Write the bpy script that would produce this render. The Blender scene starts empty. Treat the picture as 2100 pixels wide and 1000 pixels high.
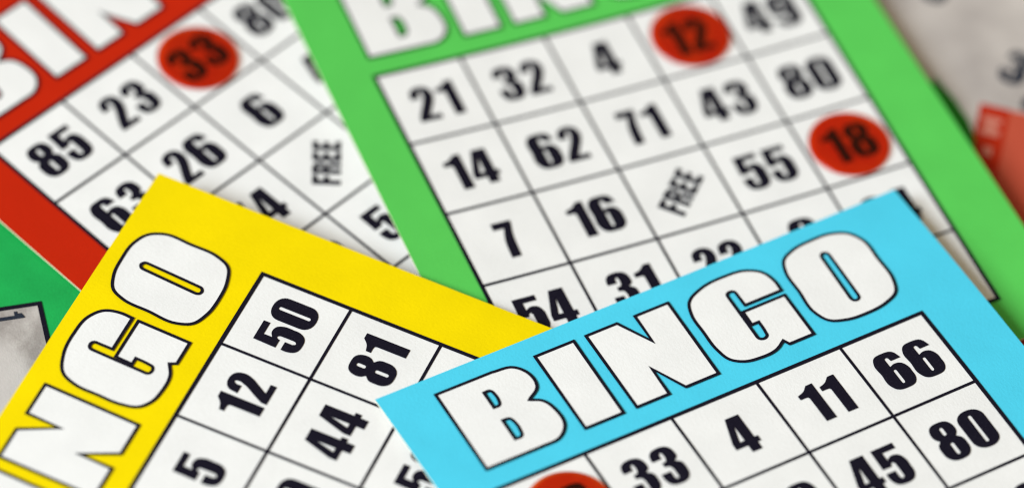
import bpy, bmesh, math, random
from mathutils import Matrix, Vector
from mathutils.geometry import tessellate_polygon

random.seed(7)
scene = bpy.context.scene

# ------------------------------------------------------------------ camera
# Everything is laid out in metres on the table top (z = 0); one grid cell of a card is 20 mm.
CELL = 0.02
UNIT = CELL / 0.677198                      # length of one survey unit
ORIGIN = Vector((0.0, 15.9, 0.0))           # survey point that becomes the world origin
def survey(x, y, z=0.0):
    return (Vector((x, y, z)) - ORIGIN) * UNIT

cam_data = bpy.data.cameras.new("camera")
cam = bpy.data.objects.new("camera", cam_data)
scene.collection.objects.link(cam)
scene.camera = cam
cam.matrix_world = (Matrix.Translation(survey(0, 0, 20.0)) @ Matrix.Rotation(0.690265, 4, 'X')
                    @ Matrix.Rotation(0.123789, 4, 'Z'))
cam_data.sensor_fit = 'HORIZONTAL'
cam_data.sensor_width = 36.0
cam_data.lens = 36.0 * 7476.36 / 2100.0
cam_data.clip_start = 0.01
cam_data.clip_end = 20.0
cam_data.dof.use_dof = True
cam_data.dof.focus_distance = 24.97 * UNIT
cam_data.dof.aperture_fstop = (cam_data.lens / 1000.0) / (1.08 * UNIT)
cam_data.dof.aperture_blades = 0

# ------------------------------------------------------------------ light
world = bpy.data.worlds.new("World")
scene.world = world
world.use_nodes = True
wbg = world.node_tree.nodes["Background"]
wbg.inputs[0].default_value = (1.0, 0.81, 0.54, 1)
wbg.inputs[1].default_value = 0.37

def area_lamp(name, pos, target, size, size_y, power, color):
    d = bpy.data.lights.new(name, 'AREA')
    d.shape = 'RECTANGLE'; d.size = size; d.size_y = size_y
    d.energy = power; d.color = color
    o = bpy.data.objects.new(name, d)
    scene.collection.objects.link(o)
    o.location = pos
    o.rotation_euler = (Vector(target) - Vector(pos)).to_track_quat('-Z', 'Y').to_euler()
    return o
area_lamp("window_light", (-1.90, -1.15, 1.75), (0, 0, 0), 1.25, 1.25, 113.0, (0.89, 0.96, 1.0))

scene.cycles.filter_width = 1.15
scene.view_settings.view_transform = 'Standard'
scene.view_settings.look = 'None'
scene.view_settings.exposure = 0.0
scene.view_settings.gamma = 1.0
scene.view_settings.use_curve_mapping = False

# ------------------------------------------------------------------ materials
def paper_material(name, color, rough=0.55, bump=0.5, mottle=0.06, spec=0.07, blotch=None):
    m = bpy.data.materials.new(name); m.use_nodes = True
    nt = m.node_tree; n = nt.nodes; l = nt.links
    b = n["Principled BSDF"]
    b.inputs["Roughness"].default_value = rough
    b.inputs["Specular IOR Level"].default_value = spec
    tc = n.new("ShaderNodeTexCoord")
    big = n.new("ShaderNodeTexNoise"); big.inputs["Scale"].default_value = 90; big.inputs["Detail"].default_value = 4
    fine = n.new("ShaderNodeTexNoise"); fine.inputs["Scale"].default_value = 2600; fine.inputs["Detail"].default_value = 3
    l.new(tc.outputs["Object"], big.inputs["Vector"]); l.new(tc.outputs["Object"], fine.inputs["Vector"])
    add = n.new("ShaderNodeMath"); add.operation = 'MULTIPLY_ADD'
    l.new(fine.outputs["Fac"], add.inputs[0]); add.inputs[1].default_value = 0.6; l.new(big.outputs["Fac"], add.inputs[2])
    mr = n.new("ShaderNodeMapRange")
    l.new(add.outputs[0], mr.inputs["Value"])
    mr.inputs["From Min"].default_value = 0.45; mr.inputs["From Max"].default_value = 1.15
    mr.inputs["To Min"].default_value = 1 - mottle; mr.inputs["To Max"].default_value = 1 + mottle
    mul = n.new("ShaderNodeVectorMath"); mul.operation = 'SCALE'
    l.new(mr.outputs["Result"], mul.inputs["Scale"])
    if blotch is None:
        mul.inputs[0].default_value = color[:3]
    else:
        mix = n.new("ShaderNodeMix"); mix.data_type = 'RGBA'
        bn = n.new("ShaderNodeTexNoise"); bn.inputs["Scale"].default_value = blotch[1]; bn.inputs["Detail"].default_value = 5
        l.new(tc.outputs["Object"], bn.inputs["Vector"])
        r2 = n.new("ShaderNodeMapRange"); l.new(bn.outputs["Fac"], r2.inputs["Value"])
        r2.inputs["From Min"].default_value = 0.38; r2.inputs["From Max"].default_value = 0.62
        l.new(r2.outputs["Result"], mix.inputs["Factor"])
        mix.inputs["A"].default_value = (*color[:3], 1); mix.inputs["B"].default_value = (*blotch[0], 1)
        l.new(mix.outputs["Result"], mul.inputs[0])
    l.new(mul.outputs["Vector"], b.inputs["Base Color"])
    fib = n.new("ShaderNodeTexNoise"); fib.inputs["Scale"].default_value = 1900; fib.inputs["Detail"].default_value = 5
    fib.inputs["Roughness"].default_value = 0.65
    mp = n.new("ShaderNodeMapping"); mp.inputs["Scale"].default_value = (1.0, 0.6, 1.0); mp.inputs["Rotation"].default_value = (0, 0, 0.5)
    l.new(tc.outputs["Object"], mp.inputs["Vector"]); l.new(mp.outputs["Vector"], fib.inputs["Vector"])
    bp = n.new("ShaderNodeBump"); bp.inputs["Strength"].default_value = bump; bp.inputs["Distance"].default_value = 0.00012
    l.new(fib.outputs["Fac"], bp.inputs["Height"]); l.new(bp.outputs["Normal"], b.inputs["Normal"])
    return m

def add_pale_disc(m, centre, radius, soft, color):
    # a pale round printed area with a soft, grainy rim
    nt = m.node_tree; n = nt.nodes; l = nt.links
    b = n["Principled BSDF"]
    old = b.inputs["Base Color"].links[0].from_socket
    tc = n.new("ShaderNodeTexCoord")
    d = n.new("ShaderNodeVectorMath"); d.operation = 'DISTANCE'; d.inputs[1].default_value = centre
    l.new(tc.outputs["Object"], d.inputs[0])
    nz = n.new("ShaderNodeTexNoise"); nz.inputs["Scale"].default_value = 400; nz.inputs["Detail"].default_value = 4
    l.new(tc.outputs["Object"], nz.inputs["Vector"])
    ma = n.new("ShaderNodeMath"); ma.operation = 'MULTIPLY_ADD'; ma.inputs[1].default_value = soft * 0.8
    l.new(nz.outputs["Fac"], ma.inputs[0]); l.new(d.outputs["Value"], ma.inputs[2])
    r = n.new("ShaderNodeMapRange"); r.interpolation_type = 'SMOOTHSTEP'
    r.inputs["From Min"].default_value = radius - soft * 0.6; r.inputs["From Max"].default_value = radius + soft * 1.4
    r.inputs["To Min"].default_value = 0.85; r.inputs["To Max"].default_value = 0.0
    l.new(ma.outputs[0], r.inputs["Value"])
    mix = n.new("ShaderNodeMix"); mix.data_type = 'RGBA'
    l.new(r.outputs["Result"], mix.inputs["Factor"]); l.new(old, mix.inputs["A"]); mix.inputs["B"].default_value = (*color, 1)
    l.new(mix.outputs["Result"], b.inputs["Base Color"])

def ink_material(name, color, speck):
    m = bpy.data.materials.new(name); m.use_nodes = True
    nt = m.node_tree; n = nt.nodes; l = nt.links
    b = n["Principled BSDF"]
    b.inputs["Roughness"].default_value = 0.6; b.inputs["Specular IOR Level"].default_value = 0.06
    tc = n.new("ShaderNodeTexCoord")
    nz = n.new("ShaderNodeTexNoise"); nz.inputs["Scale"].default_value = 3200; nz.inputs["Detail"].default_value = 2
    l.new(tc.outputs["Object"], nz.inputs["Vector"])
    r = n.new("ShaderNodeMapRange"); l.new(nz.outputs["Fac"], r.inputs["Value"])
    r.inputs["From Min"].default_value = 0.58; r.inputs["From Max"].default_value = 0.78
    mix = n.new("ShaderNodeMix"); mix.data_type = 'RGBA'
    l.new(r.outputs["Result"], mix.inputs["Factor"])
    mix.inputs["A"].default_value = (*color, 1); mix.inputs["B"].default_value = (*speck, 1)
    l.new(mix.outputs["Result"], b.inputs["Base Color"])
    bp = n.new("ShaderNodeBump"); bp.inputs["Strength"].default_value = 0.3; bp.inputs["Distance"].default_value = 0.0001
    l.new(nz.outputs["Fac"], bp.inputs["Height"]); l.new(bp.outputs["Normal"], b.inputs["Normal"])
    return m

def chip_material(name):
    m = bpy.data.materials.new(name); m.use_nodes = True
    nt = m.node_tree; n = nt.nodes; l = nt.links
    n.remove(n["Principled BSDF"])
    tr = n.new("ShaderNodeBsdfTransparent"); tr.inputs[0].default_value = (0.965, 0.37, 0.18, 1)
    tc = n.new("ShaderNodeTexCoord"); nz = n.new("ShaderNodeTexNoise"); nz.inputs["Scale"].default_value = 160; nz.inputs["Detail"].default_value = 3
    oi = n.new("ShaderNodeObjectInfo"); nz.noise_dimensions = '4D'
    l.new(tc.outputs["Object"], nz.inputs["Vector"])
    w = n.new("ShaderNodeMath"); w.operation = 'MULTIPLY'; w.inputs[1].default_value = 50; l.new(oi.outputs["Random"], w.inputs[0]); l.new(w.outputs[0], nz.inputs["W"])
    mr = n.new("ShaderNodeMapRange"); mr.inputs["From Min"].default_value = .35; mr.inputs["From Max"].default_value = .65; l.new(nz.outputs["Fac"], mr.inputs["Value"])
    mx = n.new("ShaderNodeMix"); mx.data_type = 'RGBA'; l.new(mr.outputs["Result"], mx.inputs["Factor"])
    mx.inputs["A"].default_value = (0.97, 0.37, 0.16, 1); mx.inputs["B"].default_value = (1.0, 0.46, 0.20, 1)
    l.new(mx.outputs["Result"], tr.inputs[0])
    df = n.new("ShaderNodeBsdfDiffuse"); df.inputs[0].default_value = (0.55, 0.016, 0.004, 1)
    tl = n.new("ShaderNodeBsdfTranslucent"); tl.inputs[0].default_value = (0.7, 0.02, 0.006, 1)
    gl = n.new("ShaderNodeBsdfGlossy"); gl.inputs["Roughness"].default_value = 0.25
    m0 = n.new("ShaderNodeMixShader"); m0.inputs[0].default_value = 0.5
    l.new(df.outputs[0], m0.inputs[1]); l.new(tl.outputs[0], m0.inputs[2])
    m1 = n.new("ShaderNodeMixShader"); m1.inputs[0].default_value = 0.018
    l.new(tr.outputs[0], m1.inputs[1]); l.new(m0.outputs[0], m1.inputs[2])
    fr = n.new("ShaderNodeFresnel"); fr.inputs[0].default_value = 1.3
    m2 = n.new("ShaderNodeMixShader"); l.new(fr.outputs[0], m2.inputs[0])
    l.new(m1.outputs[0], m2.inputs[1]); l.new(gl.outputs[0], m2.inputs[2])
    l.new(m2.outputs[0], n["Material Output"].inputs["Surface"])
    return m

WHITE = (0.81, 0.82, 0.835)
M = dict(
    white=paper_material("white_paper", WHITE),
    edge=paper_material("cream_paper_edge", (0.92, 0.86, 0.66)),
    green=paper_material("green_print", (0.098, 0.56, 0.098)),
    red=paper_material("red_print", (0.50, 0.018, 0.003)),
    yellow=paper_material("yellow_print", (0.86, 0.67, 0.0004)),
    blue=paper_material("blue_print", (0.075, 0.60, 0.835)),
    ink=ink_material("black_ink", (0.008, 0.007, 0.016), (0.022, 0.02, 0.035)),
    dark_green=paper_material("dark_green_print", (0.014, 0.36, 0.080), mottle=0.2),
    grey=paper_material("grey_newsprint", (0.33, 0.30, 0.29), blotch=((0.50, 0.47, 0.455), 160), mottle=0.16),
    deep_green=paper_material("deep_green_patch", (0.020, 0.22, 0.022), mottle=0.1),
    soft_grey=paper_material("soft_grey_print", (0.41, 0.375, 0.365), blotch=((0.58, 0.54, 0.52), 42), mottle=0.05),
    brick=paper_material("red_block_print", (0.50, 0.085, 0.048), mottle=0.06),
    brick_dark=paper_material("red_strip_print", (0.45, 0.024, 0.006), mottle=0.06),
    brick_pale=paper_material("pale_red_print", (0.56, 0.20, 0.15), mottle=0.06),
    navy=ink_material("blue_black_ink", (0.022, 0.028, 0.045), (0.06, 0.07, 0.09)),
    table=paper_material("table_top", (0.40, 0.37, 0.35), mottle=0.06),
    chip=chip_material("red_clear_plastic"),
)

add_pale_disc(M['grey'], (-1.38*CELL, -1.26*CELL, 0), 1.2*CELL, .12*CELL, (0.57, 0.54, 0.53))

# ------------------------------------------------------------------ object helpers
def link(o, parent=None):
    scene.collection.objects.link(o)
    if parent is not None:
        o.parent = parent
    return o

def mesh_object(name, verts, faces, mats, face_mats=None, parent=None, smooth=False):
    me = bpy.data.meshes.new(name)
    me.from_pydata([tuple(v) for v in verts], [], faces)
    for mt in mats:
        me.materials.append(mt)
    if face_mats:
        for p, i in zip(me.polygons, face_mats):
            p.material_index = i
    for p in me.polygons:
        p.use_smooth = smooth
    me.update()
    return link(bpy.data.objects.new(name, me), parent)

def thing(name, label, cat, matrix, group=None):
    o = link(bpy.data.objects.new(name, None))
    o.matrix_world = matrix
    o.empty_display_size = 0.01
    o["label"] = label; o["category"] = cat
    if group:
        o["group"] = group
    return o

# ------------------------------------------------------------------ outlines
# a path is a list of (x, y) corners or (x, y, 's') smooth points; y runs downwards
def trace(path, steps=7):
    n = len(path); out = []
    P = [Vector((p[0], p[1])) for p in path]
    S = [len(p) > 2 for p in path]
    for i in range(n):
        j = (i + 1) % n
        a, b = P[i], P[j]
        if not S[i] and not S[j]:
            out.append(a); continue
        L = (b - a).length
        def tangent(k, seg):
            if not S[k]:
                return None
            d0 = P[k] - P[k - 1]; d1 = P[(k + 1) % n] - P[k]
            if max(d0.length, d1.length) > 3 * min(d0.length, d1.length):
                t = d0 * d0.length + d1 * d1.length      # a long straight side stays straight
            else:
                t = d0.normalized() * d1.length + d1.normalized() * d0.length
            return t.normalized() if t.length > 1e-12 else d1.normalized()
        ta, tb = tangent(i, 0), tangent(j, 1)
        ta = (b - a) if ta is None else ta * L
        tb = (b - a) if tb is None else tb * L
        for s in range(steps):
            t = s / steps
            h00 = 2*t**3 - 3*t*t + 1; h10 = t**3 - 2*t*t + t; h01 = -2*t**3 + 3*t*t; h11 = t**3 - t*t
            out.append(a*h00 + ta*h10 + b*h01 + tb*h11)
    return out

def ellipse_box(x0, y0, x1, y1, rx, ry, e=2.2, k=7):
    """rounded box whose corners are superellipse quarters"""
    out = []
    for cx, cy, a0 in ((x1 - rx, y1 - ry, 0), (x0 + rx, y1 - ry, 90), (x0 + rx, y0 + ry, 180), (x1 - rx, y0 + ry, 270)):
        for i in range(k + 1):
            a = math.radians(a0 + 90 * i / k); c, s = math.cos(a), math.sin(a)
            out.append(Vector((cx + rx * math.copysign(abs(c) ** (2 / e), c), cy + ry * math.copysign(abs(s) ** (2 / e), s))))
    return out

def box(x0, y0, x1, y1):
    return [Vector((x0, y0)), Vector((x1, y0)), Vector((x1, y1)), Vector((x0, y1))]

# condensed heavy numerals, each (width, [outer, holes...]); height 0.48
def s(x, y):
    return (x, y, 's')
SIX = [s(0, .09), s(.04, .022), s(.15, 0), s(.255, .022), (.303, .122), (.186, .122), (.178, .082), s(.158, .068), s(.137, .085), (.137, .186),
       s(.19, .168), s(.26, .182), s(.306, .255), s(.31, .335), s(.308, .39), s(.268, .463), s(.155, .488), s(.045, .463), s(0, .385), s(0, .24)]
NUM = {
 '0': (.305, [ellipse_box(0, 0, .305, .485, .1525, .125), ellipse_box(.133, .068, .172, .42, .0195, .022)]),
 '1': (.215, [trace([(.142, 0), (.215, 0), (.215, .48), (.095, .48), (.095, .165), s(.085, .142), (.06, .136), (0, .136), (0, .082), s(.08, .055)])]),
 '2': (.262, [trace([(.246, .412), (.246, .48), (0, .48), (0, .422), s(.045, .335), s(.13, .175), s(.146, .105), s(.128, .07), s(.108, .09), (.106, .158), (0, .158),
                     s(.03, .04), s(.13, 0), s(.225, .035), s(.258, .125), s(.238, .215), s(.185, .31), (.125, .412)])]),
 '3': (.285, [trace([s(.035, .035), s(.135, 0), s(.24, .033), s(.272, .12), s(.265, .178), (.222, .212), s(.272, .25), s(.285, .34), s(.277, .4), s(.235, .462), s(.135, .485),
                     s(.045, .458), s(.01, .385), (.008, .31), (.116, .31), (.116, .395), s(.136, .418), s(.157, .395), (.157, .30), s(.14, .258), (.088, .243), (.088, .19),
                     s(.137, .18), s(.15, .15), (.15, .09), s(.133, .067), s(.116, .09), (.116, .14), (.008, .14), s(.012, .08)])]),
 '4': (.29, [trace([(.095, 0), (.25, 0), (.25, .315), (.29, .315), (.29, .385), (.25, .385), (.25, .475), (.135, .475), (.135, .385), (0, .385), (0, .31)]),
             trace([(.135, .115), (.135, .315), (.083, .315)])]),
 '5': (.288, [trace([(.012, 0), (.268, 0), (.268, .072), (.112, .072), (.112, .165), s(.165, .135), s(.245, .15), s(.286, .225), s(.288, .32), s(.285, .39), s(.243, .463), s(.145, .488),
                     s(.04, .458), s(.004, .375), (.004, .308), (.112, .308), (.112, .39), s(.135, .418), s(.16, .39), (.16, .235), s(.138, .21), s(.114, .235), (.114, .25), (.004, .25)])]),
 '6': (.31, [trace(SIX), ellipse_box(.137, .235, .172, .422, .0175, .024)]),
 '7': (.225, [trace([(0, 0), (.22, 0), (.22, .045), s(.19, .16), (.16, .48), (.05, .48), s(.072, .24), (.118, .09), (0, .09)])]),
 '8': (.300, [trace([s(.012, .10), s(.045, .028), s(.15, 0), s(.255, .028), s(.288, .10), s(.28, .17), (.245, .213), s(.29, .26), s(.30, .34), s(.294, .40), s(.25, .463), s(.15, .487),
                     s(.05, .463), s(.006, .40), s(0, .34), s(.01, .26), (.055, .213), s(.02, .17)]),
              ellipse_box(.130, .068, .170, .168, .02, .024), ellipse_box(.130, .272, .170, .42, .02, .024)]),
}
NUM['9'] = (.31, [[Vector((.31 - p.x, .485 - p.y)) for p in loop] for loop in NUM['6'][1]])
LET = {
 'F': (.128, [trace([(0, 0), (.128, 0), (.128, .062), (.064, .062), (.064, .122), (.12, .122), (.12, .182), (.064, .182), (.064, .305), (0, .305)])]),
 'R': (.158, [trace([(0, 0), s(.085, 0), s(.142, .022), s(.155, .08), s(.148, .13), (.112, .155), s(.15, .178), (.155, .22), (.155, .305), (.094, .305), (.094, .205), s(.085, .178), (.064, .175), (.064, .305), (0, .305)]),
              trace([(.064, .055), s(.088, .06), s(.092, .09), s(.086, .118), (.064, .122)])]),
 'E': (.132, [trace([(0, 0), (.128, 0), (.128, .062), (.064, .062), (.064, .118), (.122, .118), (.122, .178), (.064, .178), (.064, .243), (.132, .243), (.132, .305), (0, .305)])]),
}
# heading letters, drawn in place over the columns of the grid
HEAD = {
 'B': [trace([(.06, -1.335), (.70, -1.335), s(.93, -1.29), s(1.03, -1.12), s(1.01, -.96), (.855, -.845), s(.965, -.78), s(1.03, -.60), s(1.01, -.40), s(.90, -.29), (.65, -.265), (.045, -.265)]),
       trace([(.50, -1.135), s(.565, -1.13), s(.587, -1.06), s(.585, -.99), s(.56, -.925), (.495, -.92)]),
       trace([(.49, -.735), s(.56, -.725), s(.587, -.65), s(.585, -.55), s(.56, -.475), (.485, -.47)])],
 'I': [trace([(1.19, -1.315), (1.64, -1.315), (1.61, -.268), (1.17, -.268)])],
 'N': [trace([(1.785, -1.315), (2.150, -1.315), (2.352, -.92), (2.362, -1.315), (2.755, -1.315), (2.722, -.268), (2.336, -.268), (2.148, -.655), (2.142, -.268), (1.765, -.268)])],
 'G': [trace([(3.88, -.92), s(3.885, -1.06), s(3.835, -1.22), s(3.70, -1.32), s(3.45, -1.355), s(3.16, -1.325), s(2.95, -1.215), s(2.885, -1.06), s(2.87, -.80), s(2.87, -.54), s(2.92, -.37),
              s(3.03, -.285), s(3.2, -.25), s(3.42, -.268), (3.535, -.335), (3.568, -.268), (3.86, -.268), (3.875, -.85), (3.372, -.85), (3.362, -.663), (3.445, -.663), s(3.435, -.52),
              s(3.422, -.465), s(3.378, -.447), s(3.335, -.465), s(3.325, -.53), s(3.343, -1.08), s(3.355, -1.13), s(3.395, -1.147), s(3.435, -1.13), s(3.442, -1.08), (3.44, -.92)])],
 'O': [trace([s(4.055, -1.12), s(4.12, -1.255), s(4.28, -1.335), s(4.52, -1.362), s(4.76, -1.345), s(4.92, -1.265), s(5.0, -1.13), s(5.005, -.82), s(4.985, -.50), s(4.92, -.36), s(4.75, -.28),
              s(4.50, -.252), s(4.26, -.275), s(4.09, -.355), s(4.022, -.50), s(4.032, -.82)]),
       trace([s(4.492, -1.08), s(4.505, -1.135), s(4.538, -1.152), s(4.57, -1.135), s(4.58, -1.08), s(4.55, -.52), s(4.535, -.462), s(4.50, -.447), s(4.468, -.462), s(4.456, -.52)])],
}

# ------------------------------------------------------------------ bingo cards
class Sheet:
    """a slightly curled printed card; (u, v) in grid cells from the top left corner of the grid, v downwards"""
    def __init__(self, name, label, cat, x, y, th, tilt_x, tilt_y, z, bend, group):
        self.bend = bend
        R = (Matrix.Rotation(tilt_y, 4, 'Y') @ Matrix.Rotation(tilt_x, 4, 'X'))
        cen = Vector((2.5, -2.5, 0))
        self.tilt = Matrix.Translation(cen) @ R @ Matrix.Translation(-cen)
        self.root = thing(name, label, cat, Matrix.Translation(survey(x, y, z)) @ Matrix.Rotation(th, 4, 'Z'), group)
    def at(self, u, v, h=0.0):
        a, b = u - 2.5, v - 2.5
        zz = self.bend[0]*a*a + self.bend[1]*a*b + self.bend[2]*b*b + h
        return (self.tilt @ Vector((u, -v, zz))) * CELL
    def world_at(self, u, v, h=0.0):
        return self.root.matrix_world @ self.at(u, v, h)
    def body(self, name, u0, v0, u1, v1, t, mat, edge, nu=28, nv=32):
        V, F, FM = [], [], []
        for side in (0, 1):
            for j in range(nv + 1):
                for i in range(nu + 1):
                    V.append(self.at(u0 + (u1-u0)*i/nu, v0 + (v1-v0)*j/nv, -t if side else 0))
        off = (nu+1)*(nv+1)
        idx = lambda i, j, sd: sd*off + j*(nu+1) + i
        for j in range(nv):
            for i in range(nu):
                F.append((idx(i, j+1, 0), idx(i+1, j+1, 0), idx(i+1, j, 0), idx(i, j, 0))); FM.append(0)
                F.append((idx(i, j, 1), idx(i+1, j, 1), idx(i+1, j+1, 1), idx(i, j+1, 1))); FM.append(1)
        for i in range(nu):
            F.append((idx(i, 0, 0), idx(i+1, 0, 0), idx(i+1, 0, 1), idx(i, 0, 1))); FM.append(1)
            F.append((idx(i+1, nv, 0), idx(i, nv, 0), idx(i, nv, 1), idx(i+1, nv, 1))); FM.append(1)
        for j in range(nv):
            F.append((idx(0, j+1, 0), idx(0, j, 0), idx(0, j, 1), idx(0, j+1, 1))); FM.append(1)
            F.append((idx(nu, j, 0), idx(nu, j+1, 0), idx(nu, j+1, 1), idx(nu, j, 1))); FM.append(1)
        return mesh_object(name, V, F, [mat, edge], FM, self.root)
    # --- printed layers: accumulate (verts, faces, material index)
    def patch(self, acc, u0, v0, u1, v1, h, mi, step=0.25):
        nu = max(1, int(math.ceil((u1-u0)/step))); nv = max(1, int(math.ceil((v1-v0)/step)))
        o = len(acc[0])
        for j in range(nv+1):
            for i in range(nu+1):
                acc[0].append(self.at(u0+(u1-u0)*i/nu, v0+(v1-v0)*j/nv, h))
        for j in range(nv):
            for i in range(nu):
                a = o + j*(nu+1) + i
                acc[1].append((a+nu+1, a+nu+2, a+1, a)); acc[2].append(mi)
    def fill(self, acc, loops, h, mi, xf=lambda p: p):
        loops = [[Vector((q.x, q.y, 0)) for q in map(xf, lp)] for lp in loops]
        flat = [q for lp in loops for q in lp]
        o = len(acc[0])
        for q in flat:
            acc[0].append(self.at(q.x, q.y, h))
        for t in tessellate_polygon(loops):
            a, b, c = (flat[i] for i in t)
            if (b.x-a.x)*(c.y-a.y) - (b.y-a.y)*(c.x-a.x) > 0:
                t = (t[2], t[1], t[0])
            acc[1].append(tuple(o+i for i in t)); acc[2].append(mi)
    def stroke(self, acc, loop, w, h, mi):
        n = len(loop); o = len(acc[0])
        for i in range(n):
            d0 = (loop[i]-loop[i-1]).normalized(); d1 = (loop[(i+1) % n]-loop[i]).normalized()
            n0 = Vector((-d0.y, d0.x)); n1 = Vector((-d1.y, d1.x))
            m = (n0+n1)
            m = m.normalized() if m.length > 1e-6 else n1
            k = w/2/max(0.2, m.dot(n1))
            cross = d0.x*d1.y - d0.y*d1.x
            kin, kout = k, k
            if k > w*0.62:                        # blunt the outer side of sharp corners
                if cross > 0: kout = w*0.72
                else: kin = w*0.72
            a = loop[i] + m*kin; b = loop[i] - m*kout
            acc[0].append(self.at(a.x, a.y, h)); acc[0].append(self.at(b.x, b.y, h))
        for i in range(n):
            j = (i+1) % n
            f = (o+2*i, o+2*j, o+2*j+1, o+2*i+1)
            acc[1].append(f); acc[2].append(mi)

H_PANEL, H_INK, H_LINE, H_OUT = 0.004, 0.009, 0.0085, 0.013

def number_loops(text):
    if text == 'FREE':
        loops = []; x = 0.0; c = math.sqrt(.5)
        total = sum(LET[ch][0] for ch in text) + 3*.02
        groups = []
        for ch in text:
            w, lp = LET[ch]
            groups.append([[Vector((2.505 + c*(p.x + x - total/2) + c*(p.y-.1525), 2.505 - c*(p.x + x - total/2) + c*(p.y-.1525))) for p in l] for l in lp])
            x += w + .02
        return groups
    gap = .042
    total = sum(NUM[ch][0] for ch in text) + gap*(len(text)-1)
    x = .512 - total/2; groups = []
    for ch in text:
        w, lp = NUM[ch]
        groups.append([[Vector((p.x + x, p.y + .27)) for p in l] for l in lp])
        x += w + gap
    return groups

def bingo_card(colour, label, fit, numbers, bounds):
    x, y, th, tx, ty, z, b0, b1, b2 = fit
    S = Sheet("bingo_card", label, "bingo card", x, y, th, tx, ty, z, (b0, b1, b2), "bingo cards lying across each other")
    S.body("card_sheet", *bounds, 0.018, M[colour], M['edge'])
    acc = ([], [], [])
    S.patch(acc, 0, 0, 5, 5, H_PANEL, 0)
    wi, wo = .033, .045
    for k in range(1, 5):
        S.patch(acc, k-wi/2, 0, k+wi/2, 5, H_LINE, 1)
        prev = 0
        S.patch(acc, 0, k-wi/2, 5, k+wi/2, H_LINE + .0006, 1)
    S.patch(acc, -wo/2, -wo/2, 5+wo/2, wo/2, H_LINE + .0012, 1); S.patch(acc, -wo/2, 5-wo/2, 5+wo/2, 5+wo/2, H_LINE + .0012, 1)
    S.patch(acc, -wo/2, wo/2, wo/2, 5-wo/2, H_LINE + .0012, 1); S.patch(acc, 5-wo/2, wo/2, 5+wo/2, 5-wo/2, H_LINE + .0012, 1)
    mesh_object("number_grid", *acc[:2], [M['white'], M['ink']], acc[2], S.root)
    for ch in 'BINGO':
        acc = ([], [], [])
        S.fill(acc, HEAD[ch], H_INK, 0)
        for lp in HEAD[ch]:
            S.stroke(acc, lp, .034, H_OUT, 1)
        o = mesh_object("heading_letter", *acc[:2], [M['white'], M['ink']], acc[2], S.root)
        o["label"] = "white heading letter %s with black outline" % ch
    for (c, r), text in numbers.items():
        acc = ([], [], [])
        for g in number_loops(text):
            if text == 'FREE':
                S.fill(acc, g, H_INK + .001, 0)
            else:
                S.fill(acc, g, H_INK + .001, 0, lambda p: Vector((p.x + c, p.y + r)))
        o = mesh_object("printed_word" if text == 'FREE' else "printed_number", *acc[:2], [M['ink']], acc[2], S.root)
        o["label"] = "black printed %s" % (("word " if text == 'FREE' else "number ") + text)
    return S

# ------------------------------------------------------------------ the table and the lottery tickets under the cards
def table():
    t = 0.02; w = 0.45
    V = [(sx*w, sy*w, zz) for zz in (-t, 0) for sx, sy in ((-1, -1), (1, -1), (1, 1), (-1, 1))]
    F = [(3, 2, 1, 0), (4, 5, 6, 7), (0, 1, 5, 4), (1, 2, 6, 5), (2, 3, 7, 6), (3, 0, 4, 7)]
    o = mesh_object("table_top", V, F, [M['table']])
    o["kind"] = "structure"
table()

class Flat(Sheet):
    def __init__(self, name, label, cat, x, y, th, z, group):
        super().__init__(name, label, cat, x, y, th, 0, 0, z, (0, 0, 0), group)

# green ticket; local origin = outer corner of its black frame, u to the right, v down
tg = Flat("lottery_ticket", "green lottery ticket with a black framed grey box, under the yellow card's left edge", "lottery ticket",
          -3.187, 15.471, math.radians(20.2), 0.0135, "lottery tickets under the cards")
tg.body("ticket_sheet", -3.6, -2.2, 1.6, 3.4, 0.012, M['dark_green'], M['edge'])
acc = ([], [], [])
tg.patch(acc, -3.0, 0, 0, 2.6, H_PANEL, 0)
tg.patch(acc, -3.0, 0, 0, .05, H_LINE, 1); tg.patch(acc, -.05, .05, 0, 2.55, H_LINE, 1)
tg.patch(acc, -3.0, .05, -2.95, 2.55, H_LINE, 1); tg.patch(acc, -3.0, 2.55, 0, 2.6, H_LINE, 1)
mesh_object("framed_box", *acc[:2], [M['grey'], M['ink']], acc[2], tg.root)
acc = ([], [], [])
tg.fill(acc, [trace([(-.9, .135), (-.30, .135), (-.30, .085), (-.265, .085), (-.265, .115), (-.225, .115), (-.20, .165), (-.20, .18), (-.9, .18)])], H_LINE + .001, 0)
mesh_object("printed_digit", *acc[:2], [M['navy']], acc[2], tg.root)

# grey ticket with a red printed block; local origin = top left corner of the red block
tr = Flat("lottery_ticket", "grey lottery ticket with a red printed block, to the right behind the pale green card", "lottery ticket",
          3.330, 18.405, math.radians(-8), 0.0135, "lottery tickets under the cards")
tr.body("ticket_sheet", -3.2, -3.4, 3.0, 4.6, 0.012, M['soft_grey'], M['edge'])
acc = ([], [], [])
tr.patch(acc, 0, 0, 2.4, 4.2, H_PANEL, 0)
tr.patch(acc, 0, 0, .33, 4.2, H_LINE, 1)
blk = mesh_object("red_block", *acc[:2], [M['brick'], M['brick_dark']], acc[2], tr.root)
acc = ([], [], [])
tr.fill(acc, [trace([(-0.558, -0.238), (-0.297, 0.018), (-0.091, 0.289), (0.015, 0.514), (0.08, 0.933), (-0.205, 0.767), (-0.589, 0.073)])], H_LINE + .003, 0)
mesh_object("green_corner_patch", *acc[:2], [M['deep_green']], acc[2], tr.root)  # flat deep green patch beside the pale green card's right edge
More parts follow.
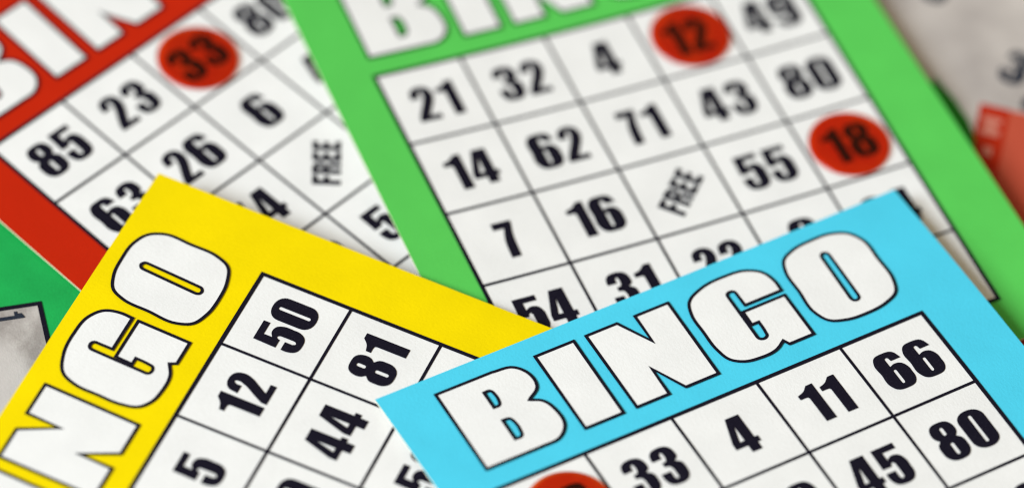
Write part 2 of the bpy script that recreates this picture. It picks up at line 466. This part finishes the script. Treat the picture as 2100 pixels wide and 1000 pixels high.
def side_lettering():
    # pale block capitals that run down the dark strip
    for k, (v0, v1, hole) in enumerate(((.17, .44, False), (.55, .80, True), (.95, 1.22, False), (1.35, 1.6, True), (1.75, 2.0, False))):
        acc = ([], [], [])
        if hole:
            tr.fill(acc, [box(.13, v0+.06, .23, v1-.06)], H_INK + .002, 0)
        else:
            tr.fill(acc, [[Vector(q) for q in ((.06, v0), (.27, v0), (.27, v0+.08), (.18, v0+.11), (.27, v1-.08), (.27, v1), (.06, v1), (.06, v1-.07), (.13, v0+.12), (.06, v0+.08))]], H_INK + .002, 0)
        mesh_object("strip_letter", *acc[:2], [M['brick_pale']], acc[2], tr.root)
side_lettering()
def ticket_digit(ch, u, v, k, rot=0.0):
    acc = ([], [], [])
    c, sn = math.cos(rot), math.sin(rot)
    w, lp = NUM[ch]
    tr.fill(acc, lp, H_INK, 0, lambda p: Vector((u + k*(c*(p.x-w/2) - sn*(p.y-.24)), v + k*(sn*(p.x-w/2) + c*(p.y-.24)))))
    mesh_object("printed_digit", *acc[:2], [M['navy']], acc[2], tr.root)
ticket_digit('3', .30, -.64, 1.05, 0.25)
ticket_digit('8', .66, -.74, 1.05, 0.25)
ticket_digit('6', .52, -.15, .45, 0.25)
ticket_digit('8', -.74, -1.58, .95, 0.2)

# ------------------------------------------------------------------ the four cards
red = bingo_card('red', "red bordered bingo card, partly under the pale green and yellow cards", 
    (-3.777994, 16.731236, 0.904927, -0.000527, 0.001825, 0.037063, 0.001802, -0.000527, 0.007143),
    {(0, 0): '85', (1, 0): '23', (2, 0): '33', (3, 0): '80', (0, 1): '63', (1, 1): '26', (2, 1): '6', (3, 1): '41',
     (1, 2): '74', (2, 2): 'FREE', (2, 3): '52', (1, 3): '30'}, (-.565, -1.56, 5.71, 5.56))
green = bingo_card('green', "pale green bordered bingo card with two red chips on it",
    (-1.144929, 17.745245, 0.499133, 0.002186, -0.003556, 0.140902, 0.008497, 0.005777, 0.001779),
    {(0, 0): '21', (1, 0): '32', (2, 0): '4', (3, 0): '12', (4, 0): '49',
     (0, 1): '14', (1, 1): '62', (2, 1): '71', (3, 1): '43', (4, 1): '80',
     (0, 2): '7', (1, 2): '16', (2, 2): 'FREE', (3, 2): '55', (4, 2): '18',
     (0, 3): '54', (1, 3): '31', (2, 3): '22', (3, 3): '9', (4, 3): '24'}, (-.555, -1.56, 5.71, 5.56))
yellow = bingo_card('yellow', "yellow bordered bingo card turned sideways, beneath the blue card's corner",
    (-2.705449, 12.523353, 1.265683, -0.000146, 0.002844, 0.25864, -0.003245, -0.003443, 0.001466),
    {(4, 0): '50', (4, 1): '81', (3, 0): '12', (3, 1): '44', (2, 0): '5', (2, 1): '20', (3, 2): '58'}, (-.52, -1.54, 5.72, 5.56))
blue = bingo_card('blue', "sky blue bordered bingo card lying on top of the others",
    (0.093001, 14.09691, 0.60448, -0.005798, -0.000776, 0.431343, 0.001621, -0.00317, -0.009556),
    {(0, 0): '26', (1, 0): '33', (2, 0): '4', (3, 0): '11', (4, 0): '66', (2, 1): '29', (3, 1): '45', (4, 1): '80', (4, 2): '63'},
    (-.50, -1.57, 5.70, 5.56))

# ------------------------------------------------------------------ red bingo chips
def chip_mesh():
    r, t, bev, n = .445*CELL, .026*CELL, .009*CELL, 72
    prof = [(r-bev, 0), (r, bev), (r, t-bev), (r-bev, t)]
    V, F = [], []
    for pr, pz in prof:
        for i in range(n):
            a = 2*math.pi*i/n
            V.append((pr*math.cos(a), pr*math.sin(a), pz))
    for k in range(3):
        for i in range(n):
            j = (i+1) % n
            F.append((k*n+i, k*n+j, (k+1)*n+j, (k+1)*n+i))
    F.append(tuple(range(3*n, 4*n))); F.append(tuple(reversed(range(n))))
    me = bpy.data.meshes.new("bingo_chip")
    me.from_pydata(V, [], F); me.materials.append(M['chip']); me.update()
    return me
CHIP = chip_mesh()
def chip(S, u, v, label):
    o = link(bpy.data.objects.new("bingo_chip", CHIP))
    e = .05
    p = S.world_at(u, v, .0145)
    du = (S.world_at(u+e, v) - S.world_at(u-e, v)).normalized()
    nrm = du.cross(S.world_at(u, v-e) - S.world_at(u, v+e)).normalized()
    dv = nrm.cross(du)
    m = Matrix((du, dv, nrm)).transposed().to_4x4()
    m.translation = p
    o.matrix_world = m
    o["label"] = label; o["category"] = "bingo chip"; o["group"] = "red bingo chips marking numbers"
bpy.context.view_layer.update()
chip(red, 2.495, .525, "clear red round chip over the number 33 on the red card")
chip(green, 3.535, .515, "clear red round chip over the number 12 on the pale green card")
chip(green, 4.49, 2.535, "clear red round chip over the number 18 on the pale green card")
chip(blue, .53, .53, "clear red round chip on the blue card's first square below the letter B")
